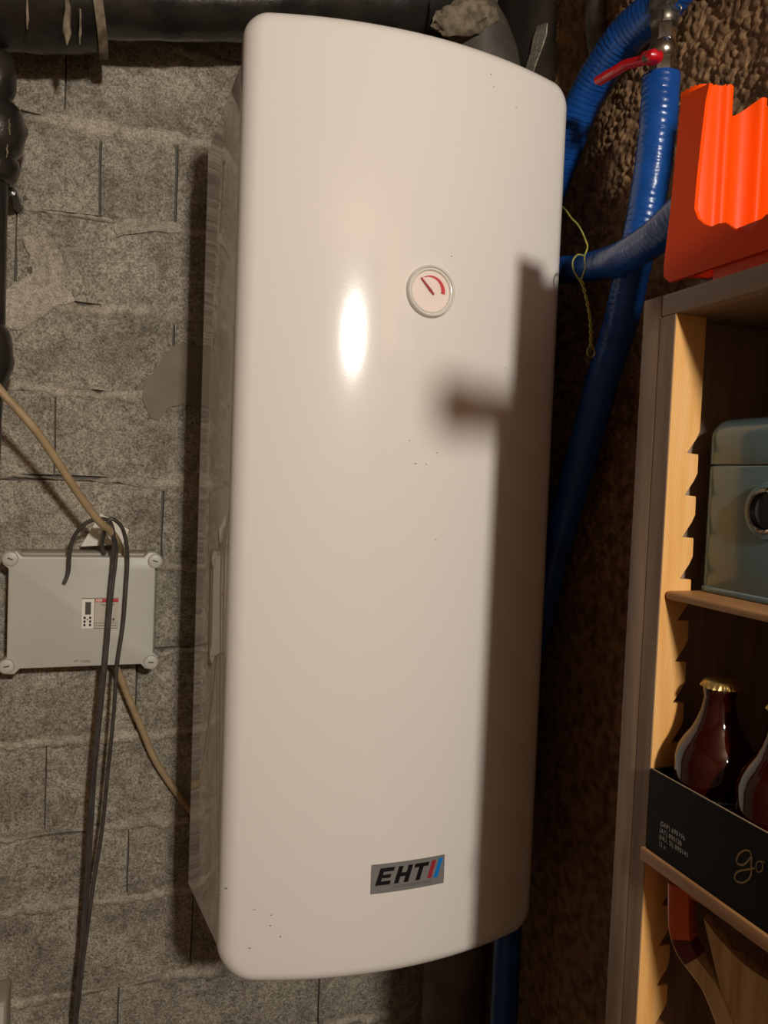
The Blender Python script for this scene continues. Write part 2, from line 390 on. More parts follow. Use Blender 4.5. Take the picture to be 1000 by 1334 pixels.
# ================================================================ WATER HEATER
XC, YC, RC = .393, .985, .63
BX0, BX1, BZ0, BZ1 = .1500, .6435, H0-.701, H0+.609
def yf(x): return YC + (x-XC)**2/(2*RC)
def tilt(x, z): return x - .004*(z-H0)
wh = thing('water_heater', (XC, 1.2, BZ0), 'large white enamelled flat water heater with curved front on the block wall', 'water heater')
def outline(d, n=10):
    x0, x1, z0, z1 = BX0+d, BX1-d, BZ0+d, BZ1-d
    R = [max(.002, r-d) for r in (.048, .040, .036, .030)]      # BL, BR, TR, TL
    cs = [(x0+R[0], z0+R[0], PI, R[0]), (x1-R[1], z0+R[1], 1.5*PI, R[1]), (x1-R[2], z1-R[2], 0, R[2]), (x0+R[3], z1-R[3], .5*PI, R[3])]
    P = []
    for ci, (cx, cz, a0, r) in enumerate(cs):
        for k in range(n+1):
            a = a0+.5*PI*k/n; P.append((cx+r*math.cos(a), cz+r*math.sin(a)))
        nx_, nz_, na, nr = cs[(ci+1) % 4]
        e = (nx_+nr*math.cos(na), nz_+nr*math.sin(na)); s0 = P[-1]; m_ = 24
        for k in range(1, m_): P.append((s0[0]+(e[0]-s0[0])*k/m_, s0[1]+(e[1]-s0[1])*k/m_))
    return P
V = []; Fc = []; rr = .021
rings = []
rings.append([(x, 1.062, z) for x, z in outline(.0)])
for k in range(9):
    th = .5*PI*k/8; d = rr*(1-math.cos(th))
    rings.append([(x, yf(x)+rr*(1-math.sin(th)), z) for x, z in outline(d)])
base = outline(rr)
for k in range(1, 15):
    t = k/14; rg = []
    for x, z in base:
        tx, tz = XC, min(max(z, H0-.40), H0+.30)
        xx = x+(tx-x)*t*.995; zz = z+(tz-z)*t
        rg.append((xx, yf(xx), zz))
    rings.append(rg)
nR = len(rings[0])
for rg in rings: V += [Vector((tilt(x, z), y, z)) for x, y, z in rg]
for i in range(len(rings)-1):
    for k in range(nR):
        a = i*nR+k; b = i*nR+(k+1) % nR; Fc.append((a, b, b+nR, a+nR))
Fc.append(tuple((len(rings)-1)*nR+k for k in range(nR)))
mk('front_cover', V, Fc, 'enamel', wh, True, 60)
def casing(p):
    t = (p.y-1.045)/(1.318-1.045); z = p.z - .038*t
    return Vector((tilt(p.x + (-.0195*t if p.x < XC else .008*t), z), p.y, z))
box('casing', (BX0+.005, 1.045, H0-.668), (BX1-.010, 1.318, H0+.568), 'enamel_side', wh, bev=.004, seg=3, fn=casing)
box('wall_bracket', (BX0+.06, 1.319, H0+.40), (BX1-.06, WY-.003, H0+.45), 'galv', wh, bev=.002)
box('wall_bracket', (BX0+.06, 1.319, H0-.52), (BX1-.06, WY-.003, H0-.47), 'galv', wh, bev=.002)
def cover_hit(px, py):
    r = ray(px, py); Y = 1.0
    for _ in range(12): Xp = r.x*Y/r.y; zz = r.z*Y/r.y; Y = yf(Xp+.004*zz)
    return up(r*(Y/r.y))
chips = MB()
for px, py, a, b in ((295, 1157, 2.2, 1), (287, 1165, 1.5, .8), (331, 1185, 3.5, .7), (353, 1192, 2.5, .8), (352, 1206, 1.6, 1.3), (365, 1220, 1.4, 1.6), (325, 1235, 3.5, .8), (588, 334, 1.6, .9), (672, 140, 1.4, 1), (639, 97, 1.2, 1.4), (533, 574, 1.6, .7), (541, 604, 3.5, .7), (555, 605, 2.0, .7), (569, 590, 1.2, .7), (567, 703, 3, .6), (658, 479, 1.0, 1.0), (643, 113, 1.2, 1.2)):
    c = cover_hit(px, py); sl = (c.x-XC)/RC; n_ = Vector((sl, -1, 0)).normalized(); u_ = Vector((1, sl, 0)).normalized()
    k_ = [c+n_*.0003+u_*(a*.00075*math.cos(t)*random.uniform(.7, 1.2))+Vector((0, 0, b*.00075*math.sin(t)*random.uniform(.7, 1.2))) for t in [i*PI/4 for i in range(8)]]
    chips.add(k_, [tuple(range(8))])
tag(chips.build('paint_chips', 'gap', wh, False), kind='stuff')
# --- gauge
gc = cover_hit(560, 380); sl = (gc.x-XC)/RC
gn = Vector((sl, -1, 0)).normalized(); gu = Vector((1, sl, 0)).normalized(); gz = Vector((0, 0, 1))
gr = .0352
ga = lathe('gauge', [(gr, -.002), (gr, .003), (gr*.985, .006), (gr*.95, .0075), (gr*.91, .0068), (gr*.885, .0042), (gr*.865, .0040), (gr*.845, .0056), (gr*.81, .0060), (gr*.785, .0045), (gr*.775, .001), (gr*.775, -.002)], gc, gn, 'clear', wh, 56)
def gp(u, v, h=0): return gc + gu*u + gz*v + gn*h
circ = lambda r, n=48: [(r*math.cos(2*PI*k/n), r*math.sin(2*PI*k/n)) for k in range(n)]
plate('dial', circ(gr*.785), .002, lambda u, v, h: gp(u, v, .0005+h), 'dial', ga)
out = []; inn = []
for k in range(25):
    t = k/24; a = math.radians(132-138*t); ro = .0212; ri = ro-.0062*t**.8
    out.append((ro*math.cos(a), ro*math.sin(a))); inn.append((ri*math.cos(a), ri*math.sin(a)))
MBc = MB()
for k in range(24):
    q = [out[k], out[k+1], inn[k+1], inn[k]]; MBc.add([gp(u, v, .0030) for u, v in q], [(0, 1, 2, 3)])
MBc.build('scale_arc', 'red', ga, False)
a = math.radians(134); cu_, su_ = math.cos(a), math.sin(a)
nd = [(-.006, -.0013), (-.001, -.0013), (.001, -.0020), (.004, -.0016), (.0225, -.0012), (.0225, .0012), (.004, .0016), (.001, .0020), (-.001, .0013), (-.006, .0013)]
plate('needle', [(x*cu_-y*su_, x*su_+y*cu_) for x, y in nd], .001, lambda u, v, h: gp(u, v, .0036+h), 'needle', ga)
plate('glass', circ(gr*.80), .0008, lambda u, v, h: gp(u, v, .0050+h), 'glass', ga)
# --- badge with its lettering
bt = [cover_hit(483.5, 1127), cover_hit(579, 1112.5), cover_hit(577, 1150.5), cover_hit(482, 1164)]
bx0 = (bt[0].x+bt[3].x)/2; bx1 = (bt[1].x+bt[2].x)/2; bz0 = (bt[2].z+bt[3].z)/2; bz1 = (bt[0].z+bt[1].z)/2
def bp(u, v, h=0):
    x = bx0+(bx1-bx0)*u; z = bz0+(bz1-bz0)*v; s_ = (x-XC)/RC; n_ = Vector((s_, -1, 0)).normalized(); xt = tilt(x, z)-tilt(bx0, bz0)+bx0
    return Vector((xt, yf(xt+.004*(z-H0)), z)) + n_*h
V = []; Fc = []
for h in (0, .0010):
    for i in range(13):
        for j in range(2): V.append(bp(i/12, j, h))
for i in range(12): Fc += [(2*i, 2*i+1, 2*i+3, 2*i+2), (26+2*i, 26+2*i+2, 26+2*i+3, 26+2*i+1), (2*i, 2*i+2, 28+2*i, 26+2*i), (2*i+1, 27+2*i, 29+2*i, 2*i+3)]
Fc += [(0, 26, 27, 1), (24, 25, 51, 50)]
bd = mk('badge', V, Fc, 'badge', wh, False); bd['label'] = 'grey metallic badge with black italic letters'
def shear(u, v): return (u+.11*(v-.28), v)
def letter(name, polys, m):
    mb = MB()
    for poly in polys: mb.add(*plate_geo([shear(u, v) for u, v in poly], .0003, lambda u, v, h: bp(u, v, .0012+h)))
    mb.build(name, m, bd, False)
R4 = lambda a, b, c, d: [(a, b), (c, b), (c, d), (a, d)]
letter('letter_e', [R4(.055, .28, .115, .86), R4(.114, .28, .245, .41), R4(.114, .51, .225, .63), R4(.114, .73, .245, .86)], 'ink')
letter('letter_h', [R4(.30, .28, .36, .86), R4(.359, .50, .43, .63), R4(.429, .28, .49, .86)], 'ink')
letter('letter_t', [R4(.52, .73, .715, .86), R4(.59, .28, .65, .73)], 'ink')
letter('red_stripe', [R4(.755, .28, .812, .88)], 'ink_red')
letter('blue_stripe', [R4(.848, .26, .905, .92)], 'ink_blue')
bw = bx1-bx0; bh = bz1-bz0
text('badge_subtitle', 'HEISSWASSERTECHNIK', .0056, lambda x, y: bp(.30+x/bw, .12+y/bh, .0013), 'ink_grey', bd)

# ================================================================ JUNCTION BOX ON THE WALL
JY = 1.425
c1, c2, c3, c4 = atY(4, 717, JY), atY(211, 720, JY), atY(205, 873, JY), atY(-1, 878, JY)
jx0 = (c1.x+c4.x)/2; jx1 = (c2.x+c3.x)/2; jz1 = (c1.z+c2.z)/2; jz0 = (c3.z+c4.z)/2
jb = thing('junction_box', ((jx0+jx1)/2, WY, jz0), 'grey plastic electrical junction box with four corner screws on the block wall', 'electrical box')
jw = jx1-jx0; jh = jz1-jz0
box('base', (jx0+.008, JY+.028, jz0+.008), (jx1-.005, WY+.001, jz1-.004), 'abs_dark', jb, bev=.006)
def lid_outline(ins=0, n=6):
    # rectangle whose sides step in between the four round screw corners
    e = .022; s_ = .009; P = []
    for (cx, cz, sx, sz) in ((jx0, jz0, 1, 1), (jx1, jz0, -1, 1), (jx1, jz1, -1, -1), (jx0, jz1, 1, -1)):
        P.append((cx, cz, sx, sz))
    out = []
    def corner(cx, cz, sx, sz, flip):
        r = .014
        seq = [(s_+ins, e+.014), (s_+ins, e+.008), (ins, e)]
        arc = [(ins+r-r*math.cos(t), ins+r-r*math.sin(t)) for t in [.5*PI*k/n for k in range(n+1)]]
        seq2 = [(e, ins), (e+.008, s_+ins), (e+.014, s_+ins)]
        full = seq+arc+seq2
        pts = [(cx+sx*a, cz+sz*b) for a, b in full]
        return pts[::-1] if flip else pts
    out += corner(jx0, jz0, 1, 1, False)
    out += corner(jx1, jz0, -1, 1, True)
    out += corner(jx1, jz1, -1, -1, False)
    out += corner(jx0, jz1, 1, -1, True)
    return out
rg = [(lid_outline(0), JY+.030), (lid_outline(0), JY+.004), (lid_outline(.0012), JY+.001), (lid_outline(.0035), JY)]
V = []; Fc = []; n_ = len(rg[0][0])
for P, y in rg: V += [Vector((x, y, z)) for x, z in P]
for i in range(3):
    for k in range(n_): Fc.append((i*n_+k, i*n_+(k+1) % n_, (i+1)*n_+(k+1) % n_, (i+1)*n_+k))
Fc.append(tuple(3*n_+k for k in range(n_)))
lid = mk('lid', V, Fc, 'abs', jb, True, 35)
for px, py in ((13.6, 727.9), (202, 730.8), (8.5, 868), (196.5, 862.5)):
    c = atY(px, py, JY)
    sc = lathe('screw', [(0, .0028), (.0095, .0028), (.0110, .0022), (.0115, .001), (.0115, -.002)], c, (0, -1, 0), 'abs', lid, 24)
    lathe('screw_ring', [(.0122, .0012), (.0130, .0012), (.0130, -.001)], c, (0, -1, 0), 'abs_dark', lid, 24)
    an = random.uniform(-.5, .3)
    plate('screw_slot', [(math.cos(an)*a_-math.sin(an)*b_, math.sin(an)*a_+math.cos(an)*b_) for a_, b_ in ((-.0045, -.0009), (.0045, -.0009), (.0045, .0009), (-.0045, .0009))], .0004, lambda u, v, h: Vector((c.x+u, JY-.0030-h, c.z+v)), 'ink', sc)
# --- printed device label on the lid
la, lb2 = atY(106.5, 779, JY), atY(153.5, 818, JY)
def lp(u, v, h=0): return Vector((la.x+(lb2.x-la.x)*u, JY-.0004-h, lb2.z+(la.z-lb2.z)*v))
RP = lambda a, b, c, d: [(a, b), (c, b), (c, d), (a, d)]
lab = plate('device_label', RP(0, 0, 1, 1), .0004, lp, 'label_grey', lid); lab['label'] = 'printed device sticker with white panel and red stripe'
def lprint(name, polys, m, h=.0006):
    mb = MB()
    for P in polys: mb.add([lp(u, v, h) for u, v in P], [tuple(range(len(P)))])
    return mb.build(name, m, lab, False)
lprint('white_panel', [RP(.01, .01, .335, .962)], 'label_white')
lprint('display_print', [RP(.10, .46, .255, .87)], 'lcd', .0008)
dots = []
for u, v in ((.09, .355), (.24, .355), (.09, .235), (.24, .235), (.09, .12), (.24, .12)):
    dots.append([(u+.033*math.cos(t), v+.045*math.sin(t)) for t in [k*PI/6 for k in range(12)]])
dots.append([(.165+.02*math.cos(t), .30+.028*math.sin(t)) for t in [k*PI/4 for k in range(8)]])
lprint('button_print', dots, 'ink', .0008)
lprint('red_stripe', [RP(.345, .865, 1, .97)], 'red', .0008)
lprint('red_stripe_dark', [RP(.50, .855, .985, .895)], 'ink_red', .0010)
lprint('panel_lines', [RP(.345, .0, .355, .97), RP(.345, .17, .98, .185), RP(.345, .09, .98, .105), RP(.345, -.005, .98, .012), RP(.0, .985, 1, 1.0)], 'ink_grey', .0010)
lprint('corner_mark', [RP(.84, .25, .90, .33)], 'ink_grey', .0010)
lw = lb2.x-la.x; lh = la.z-lb2.z
text('maker_mark', 'ABB', .0062, lambda x, y: lp(.37+x/lw, .885+y/lh, .0012), 'label_white', lab, offset=.0001)
for s_, u, v in (('EIB/KNX', .53, .74), ('TP', .80, .74), ('-- --', .53, .52), ('-', .80, .52), ('---', .53, .33), ('---', .53, .25)):
    text('small_print', s_, .0046, lambda x, y, u=u, v=v: lp(u+x/lw, v+y/lh, .0012), 'ink_grey', lab)
tp = atY(96.5, 863.5, JY)
text('lid_print', 'PT 12006', .0068, lambda x, y: Vector((tp.x+x, JY-.0005, tp.z+y)), 'ink_grey', lid)

# ================================================================ CABLES AND PAPER
def path(pts): return [atY(x, y, Y) for x, y, Y in pts]
pc = [atY(131, 669, 1.47), atY(168, 690, 1.47), atY(160, 709, 1.47), atY(105, 712, 1.47)]
V = [p for p in pc]+[p+Vector((0, .0012, 0)) for p in pc]
card = mk('paper_tag', V, [(0, 1, 2, 3), (4, 7, 6, 5), (0, 4, 5, 1), (1, 5, 6, 2), (2, 6, 7, 3), (3, 7, 4, 0)], 'paper', None, False)
tag(card, 'white paper tag tucked behind cables on top of the junction box', 'paper')
tag(tube('beige_cable', path([(-30, 470, 1.27), (0, 508, 1.28), (50, 565, 1.30), (100, 640, 1.34), (128, 678, 1.37), (142, 690, 1.385), (152, 704, 1.41), (157, 716, 1.455), (158, 724, 1.465)]), .0065, 'beige_cable', None), 'beige round cable sloping down from the left edge to the junction box top', 'cable')
tag(tube('beige_cable', path([(150, 868, 1.46), (156, 880, 1.468), (170, 915, 1.475), (185, 950, 1.482), (205, 995, 1.49), (240, 1045, 1.492), (275, 1085, 1.494), (320, 1130, 1.496)]), .0066, 'beige_cable', None), 'beige round cable running from under the junction box behind the water heater', 'cable')
tag(tube('black_cable', path([(84, 759, 1.405), (89, 745, 1.405), (91, 720, 1.40), (96, 700, 1.39), (110, 683, 1.375), (128, 676, 1.37), (143, 680, 1.385), (148, 700, 1.39), (147, 730, 1.405), (143, 770, 1.41), (139, 820, 1.412), (134, 880, 1.414), (128, 940, 1.42), (121, 1010, 1.425), (116, 1080, 1.43), (111, 1160, 1.435), (106, 1230, 1.44), (100, 1290, 1.44), (96, 1334, 1.445), (90, 1420, 1.45)]), .0034, 'black_cable', None), 'black cable with bent free end looped over the junction box lid', 'cable')
tag(tube('black_cable', path([(136, 722, 1.44), (133, 708, 1.43), (137, 690, 1.40), (142, 684, 1.385), (149, 700, 1.395), (151, 725, 1.407), (147, 760, 1.41), (143, 800, 1.412), (138, 860, 1.414), (131, 930, 1.42), (124, 1000, 1.427), (119, 1080, 1.432), (114, 1160, 1.437), (107, 1240, 1.442), (101, 1300, 1.444), (98, 1334, 1.445), (92, 1420, 1.45)]), .0034, 'black_cable', None), 'black cable hanging tight beside its twin over the device sticker', 'cable')
tag(tube('black_cable', path([(158, 714, 1.45), (150, 700, 1.42), (140, 684, 1.383), (146, 676, 1.378), (158, 686, 1.385), (164, 705, 1.395), (166, 730, 1.408), (164, 765, 1.41), (160, 815, 1.412), (152, 870, 1.415), (148, 930, 1.42), (140, 1010, 1.43), (133, 1080, 1.435), (122, 1150, 1.438), (114, 1210, 1.44), (107, 1260, 1.443), (103, 1300, 1.445), (99, 1334, 1.447), (94, 1420, 1.45)]), .0034, 'black_cable', None), 'black cable furthest right, hanging apart right of the device sticker', 'cable')

# ================================================================ PIPES ALONG THE TOP
py_ = 1.39
pa = atY(60, -6, py_); pb = atY(575, 8, py_)
pz = lambda x: pa.z + (pb.z-pa.z)*(x-pa.x)/(pb.x-pa.x)
bp_ = thing('black_pipe', (.1, py_, pz(.1)), 'thick black coated pipe running along the top of the block wall', 'pipe')
lump = lambda amp, fr: (lambda s, an, r: r*(1+amp*noise.noise(Vector((s*fr, math.cos(an)*1.5, math.sin(an)*1.5)))))
def ptube(name, x0, x1, r, m, parent, amp=.05, n=40, seg=24, y=py_):
    P = [Vector((x0+(x1-x0)*k/n, y, pz(x0+(x1-x0)*k/n))) for k in range(n+1)]
    v, f = tube_geo(P, lambda s, an: r*(1+amp*noise.noise(Vector((s*22+x0*9, math.cos(an)*1.7, math.sin(an)*1.7)))), seg)
    return mk(name, v, f, m, parent)
ptube('pipe_body', -.75, .54, .062, 'tar', bp_, .07, 90)
xk = atY(118, 30, py_).x
cl = ptube('collar', xk-.17, xk, .082, 'tar_collar', bp_, .05, 24)
ptube('collar_rim', xk-.004, xk+.010, .089, 'drip', bp_, .05, 3)
xk2 = atY(578, 20, py_).x
ptube('collar', xk2-.06, xk2-.012, .070, 'tar_collar', bp_, .04, 12)
ptube('collar_rim', xk2-.012, xk2-.004, .074, 'drip', bp_, .08, 3)
def drip(px, py, l, r, parent, Yp, m='drip'):
    a = atY(px, py, Yp); P = [a+Vector((random.uniform(-.001, .001), (.0 if k < 3 else .002*(k-2)), -l*k/5)) for k in range(6)]
    v, f = tube_geo(spline(P, 3), lambda s, an: max(.0008, r*(.6+.6*s/l) if s < l*.8 else r*.8*(1.0-(s-l*.8)/(l*.25))), 8); return mk('paint_drip', v, f, m, parent)
drip(36, 0, .040, .0022, cl, 1.312); drip(88, 2, .062, .0062, cl, 1.311); drip(105, 12, .050, .002, cl, 1.311)
# elbow and drain pipe going down in the corner
ex = pb.x
dp = tag(tube('drain_pipe', [(xk2+.002, py_, pz(xk2)), (ex+.03, py_, pz(ex)-.004), (ex+.075, py_-.002, pz(ex)-.045), (ex+.105, py_-.004, pz(ex)-.12), (ex+.122, py_-.005, pz(ex)-.25), (.684, py_-.005, pz(ex)-.5), (.684, py_-.005, .02)], lambda s, an: .063*(1+.05*noise.noise(Vector((s*20, math.cos(an)*2, math.sin(an)*2)))), 'drain', None, 12, 24), 'dark grey drain pipe bending down behind the top of the water heater', 'pipe')
lm = bmesh.new(); bmesh.ops.create_icosphere(lm, subdivisions=4, radius=1)
cc = atY(606, 24, 1.33); LV = []
for v in lm.verts:
    k = 1+.22*noise.noise(v.co*2.3)+.10*noise.noise(v.co*6)
    LV.append(cc+Vector((v.co.x*.062*k, v.co.y*.022*k, v.co.z*.034*k+v.co.x*.018)))
lm.verts.index_update(); LF = [tuple(v.index for v in f.verts) for f in lm.faces]; lm.free()
tag(mk('mortar_lump', LV, LF, 'drip'), 'pale lump of dried mortar stuck on the black pipe above the heater', 'mortar')
st = atY(704, 40, 1.31); 
P = [atX(x, y, RXW-.0045) for x, y in ((701, 34), (713, 30), (712, 44), (707, 60), (700, 78), (694, 96), (684, 98), (687, 82), (692, 68), (695, 50))]
plate('paint_streak', [(p.y, p.z) for p in P], .0025, lambda u, v, h: Vector((RXW-.0038-h, u, v)), 'mortar', wr)
# left vertical pipe with tarred couplings
vx = atY(-9, 300, 1.40).x
vp = thing('downpipe', (vx, 1.40, 0), 'black tarred vertical pipe at the left edge with bulging couplings', 'pipe')
tube('pipe_body', [(vx, 1.40, pz(vx)-.090), (vx+.002, 1.40, 1.6), (vx-.002, 1.40, 1.2), (vx-.004, 1.40, .02)], lambda s, an: .019*(1+.06*noise.noise(Vector((s*30, math.cos(an)*2, math.sin(an)*2)))), 'tar', vp, 24, 16)
for ya, yb, r in ((70, 132, .031), (136, 205, .046), (200, 240, .038), (424, 505, .034)):
    za, zb = atY(5, ya, 1.40).z, atY(5, yb, 1.40).z; n = 10
    P = [Vector((vx, 1.40, za+(zb-za)*k/n)) for k in range(n+1)]; L_ = za-zb
    v, f = tube_geo(P, lambda s, an: r*(.62+.38*math.sin(PI*min(1, max(0, s/L_))) ** .5)*(1+.10*noise.noise(Vector((s*40+ya, math.cos(an)*2, math.sin(an)*2)))), 16)
    cp = mk('coupling', v, f, 'tar', vp)
drip(12, 155, .022, .0018, vp, 1.36); drip(9, 188, .018, .0014, vp, 1.36)
dg = atY(15, 250, 1.42); tag(mk('anchor_stub', *lathe_geo([(0, 0), (.006, .001), (.008, .004), (.008, .10)], dg, (0, 1, .02), 10), 'tar'), 'short black stub sticking out of the wall beside the left pipe', 'fitting')
# small case at the lower left edge
sx = atY(9, 1305, 1.44)
sb = thing('cable_trunk', (sx.x-.02, WY, 0), 'grey-brown rounded plastic case just showing at the lower left corner', 'box')
box('case', (sx.x-.09, 1.44, sx.z-.35), (sx.x, WY+.001, sx.z), 'abs_dark', sb, bev=.008, seg=3)
box('front_plate', (sx.x-.086, 1.436, sx.z-.345), (sx.x-.004, 1.441, sx.z-.005), 'abs', sb, bev=.002)

# ================================================================ BLUE WRAPPED PIPES, VALVE, WIRE
def wrapped(s, an, r, ph=0):
    q = ((s+.0022*math.sin(an+ph)*2)/.0085) % 1.0
    return r*(1+.036*q*(.85+.6*noise.noise(Vector((s*25+r*900, 3, 1))))-(.014 if q < .1 else 0)+.022*noise.noise(Vector((s*60, math.cos(an), math.sin(an)))))
def hose(name, pts, r, lbl, m='blue'):
    P = spline(pts, 40); v, f = tube_geo(P, lambda s, an: wrapped(s, an, r), 22); return tag(mk(name, v, f, m, None, True, 30), lbl, 'pipe')
HX = .684
A = [atX(905, -55, .700), atX(868, 0, .697), atX(815, 48, .692), atX(778, 100, .690), atX(752, 150, .688), atX(739, 185, .690), atX(728, 215, .694), atX(712, 260, .70)]
hose('wrapped_pipe', A, .0285, 'blue wrapped pipe slanting from the top down behind the heater corner')
B = [atX(861, 100, HX), atX(857, 160, HX), atX(850, 220, HX), atX(838, 290, HX), atX(824, 350, HX), atX(808, 420, .686), atX(786, 490, .688), atX(765, 570, .69), atX(742, 650, .69), atX(722, 720, .69), atX(706, 790, .69)]
Bz = B[-1]; B += [Vector((.69, Bz.y+.05, Bz.z-.15)), Vector((.69, Bz.y+.06, Bz.z-.35)), Vector((.69, Bz.y+.06, .30))]
hose('wrapped_pipe', B, .0245, 'blue wrapped pipe running straight down from the red-handled valve')
Cc = [atX(905, 262, .60), atX(872, 293, .605), atX(850, 312, .612), atX(815, 333, .624), atX(785, 344, .658), atX(755, 350, .684), atX(735, 352, .689), atX(718, 350, .696), atX(704, 345, .702)]
hose('wrapped_pipe', Cc, .0212, 'blue wrapped pipe curving sideways from behind the orange rack to the heater')
# --- ball valve
vb = atX(861, 103, HX); vt = atX(866, 10, HX+.004); ax = (vt-vb).normalized(); vl = (vt-vb).length
bv = thing('ball_valve', vb, 'nickel ball valve with red lever handle above the blue pipe', 'valve')
lathe('hex_end', [(.0155, -.004), (.0165, 0), (.0165, .024*1), (.0150, .027)], vb, ax, 'nickel', bv, 6)
lathe('valve_body', [(.0135, .024), (.0185, .029), (.0195, .036), (.0185, .044), (.0140, .050)], vb, ax, 'nickel', bv, 28)
lathe('hex_end', [(.0140, .047), (.0160, .049), (.0160, .072), (.0145, .075)], vb, ax, 'nickel', bv, 6)
sp = vb+ax*.037
hd = (atX(848, 78, HX-.035)); hn = Vector((-1, -.25, 0)).normalized()
lathe('stem', [(.0055, 0), (.0055, (hd-sp).length)], sp, (hd-sp), 'nickel', bv, 12)
hp = [atX(858, 72, HX-.036), atX(845, 76, HX-.037), atX(832, 80, HX-.038), atX(816, 84, HX-.040), atX(806, 90, HX-.042), atX(792, 98, HX-.045), atX(779, 106, HX-.047)]
v, f = tube_geo(spline(hp, 6), lambda s, an: (.0112 if s < .024 else .0078)*min(1, .35+max(0, s)/.006)*(.55 if abs(math.cos(an)) < .3 else .85 if abs(math.cos(an)) < .75 else 1), 12)
hl = mk('handle', v, f, 'handle', bv); hl['label'] = 'red plastic coated lever'
lathe('handle_nut', [(0, .007), (.0055, .007), (.0062, .006), (.0062, 0)], hd+hn*.006, hn, 'galv', hl, 6)
ta, tb = atX(784, 101, HX-.057), atX(807, 87, HX-.055); tu = (tb-ta); tl = tu.length; tu.normalize(); tv = hn.cross(tu); tv = tv if tv.z > 0 else -tv
text('handle_lettering', 'uuouuorJ', .0072, lambda x, y: ta+tu*x*.78+tv*(y-.0022), 'print', hl)
gpipe = thing('supply_pipe', vt, 'galvanised pipe elbow with dark collar above the ball valve', 'pipe')
v0 = vb+ax*.072
lathe('union', [(.0165, 0), (.0185, .003), (.0195, .012), (.0170, .019), (.0150, .022), (.0200, .024), (.0215, .030), (.0215, .040), (.0190, .044)], v0, ax, 'galv', gpipe, 28)
tube('pipe_body', [v0+ax*.038, v0+ax*.065, v0+ax*.10+Vector((.004, .004, 0)), v0+ax*.2+Vector((.01, .01, 0)), Vector((.70, .86, CEIL-.002))], .0165, 'galv', gpipe, 6, 16)
wr_ = [atX(872, 2, .67), atX(876, 12, .67), atX(884, 15, .67), atX(887, 10, .67), atX(884, 6, .668)]
tube('tie_wire', wr_, .0012, 'galv', gpipe, 6, 6)
gx = [atX(779, 60, .735), atX(776, 0, .735)]; gx.append(Vector((.735, gx[1].y, CEIL-.002))); gx = [Vector((.775, gx[0].y, gx[0].z-.03)), Vector((.752, gx[0].y, gx[0].z-.027))]+gx
tag(tube('steel_pipe', gx, .0165, 'galv', None, 6, 16), 'thin grey steel pipe on the rough wall behind the slanting blue pipe', 'pipe')
# --- green and yellow wire
ww = thing('earth_wire', atY(735, 272, .93), 'thin green-yellow twisted wire dangling between the heater and the shelf', 'wire')
tube('wire_strand', [atY(715, 262, 1.16), atY(728, 267, 1.12), atY(736, 273, 1.06), atY(744, 284, 1.03), atY(752, 292, 1.0), atY(758, 302, .962), atY(762, 312, .962), atY(765, 322, .962), atY(761, 335, .962), atY(762, 348, .962), atY(757, 364, .962)], .0012, 'wire', ww, 8, 6)
tube('wire_strand', [atY(760, 333, .961), atY(752, 332, .961), atY(746, 340, .961), atY(747, 352, .961), atY(755, 366, .961)], .0012, 'wire', ww, 8, 6)
e0 = atY(756, 362, .962); e1 = atY(769, 452, .950)
for ph in (0, PI):
    P = []
    for k in range(41):
        t = k/40; q = e0.lerp(e1, t)+Vector((.006*math.sin(t*3.1), 0, 0)); an = ph+t*2*PI*5
        P.append(q+Vector((math.cos(an)*.0016, math.sin(an)*.0016, 0)))
    if ph == 0: P += [e1+Vector((.0065*math.sin(t)+.001, 0, -.0075+.0075*math.cos(t))) for t in [k*PI/6 for k in range(1, 12)]]
    v, f = tube_geo(P, .0011, 6); mk('twisted_strand', v, f, 'wire', ww)

# ================================================================ SHELF UNIT
SX, SY = .479, .58                          # open front plane, inner face of the far upright
YN = -.30
zt = atX(880, 379, SX).z; zb_ = atX(880, 408, SX).z
su = thing('shelf_unit', (SX, .2, 0), 'wooden shelf unit with notched upright against the rough right wall', 'shelf')
def sidep(p): return p
MB().box((SX, SY+.0203, .0), (.733, SY+.046, zt), .0012).build('side_panel', 'oldwood', su)
MB().box((SX, YN-.046, .0), (.733, YN-.020, zt), .003).build('side_panel', 'oldwood', su)
box('top_board', (SX, YN-.020, zb_), (.733, SY+.020, zt), 'oldwood_long', su, bev=.002)
box('back_panel', (.733, YN-.046, .0), (.741, SY+.046, zt), 'darkwood', su, bev=.0005)
nz1 = atY(893, 590, SY).z; nz2 = atY(878, 862, SY).z; pitch = (nz1-nz2)/5
def rack(name, x0, x1, d, ya, yb, m):
    s_ = 1 if x1 > x0 else -1; pts = [(x0, zb_), (x1, zb_)]
    k = 0; z = nz1
    while z > .05:
        pts += [(x1, z+.021), (x1-d*s_*.25, z+.014), (x1-d*s_, z), (x1-d*s_*.05, z-.0008), (x1-d*s_*.02, z-.004)]; z -= pitch
    pts += [(x1, .0), (x0, .0)]
    # cut in bands so every face stays simple
    mb = MB(); rows = []
    for x, z in pts[1:-1]: rows.append((x, z))
    V = []
    for x, z in rows: V += [Vector((x0, ya, z)), Vector((x, ya, z)), Vector((x0, yb, z)), Vector((x, yb, z))]
    Fc = []
    for i in range(len(rows)-1):
        a = 4*i; b = a+4; Fc += [(a, a+1, b+1, b), (a+2, b+2, b+3, a+3), (a+1, a+3, b+3, b+1), (a, b, b+2, a+2)]
    Fc += [(0, 2, 3, 1), (4*(len(rows)-1), 4*(len(rows)-1)+1, 4*(len(rows)-1)+3, 4*(len(rows)-1)+2)]
    return mk(name, V, Fc, m, su, False)
rack('notched_upright', SX+.0009, atY(915, 500, SY).x, .0135, SY, SY+.0202, 'pine')
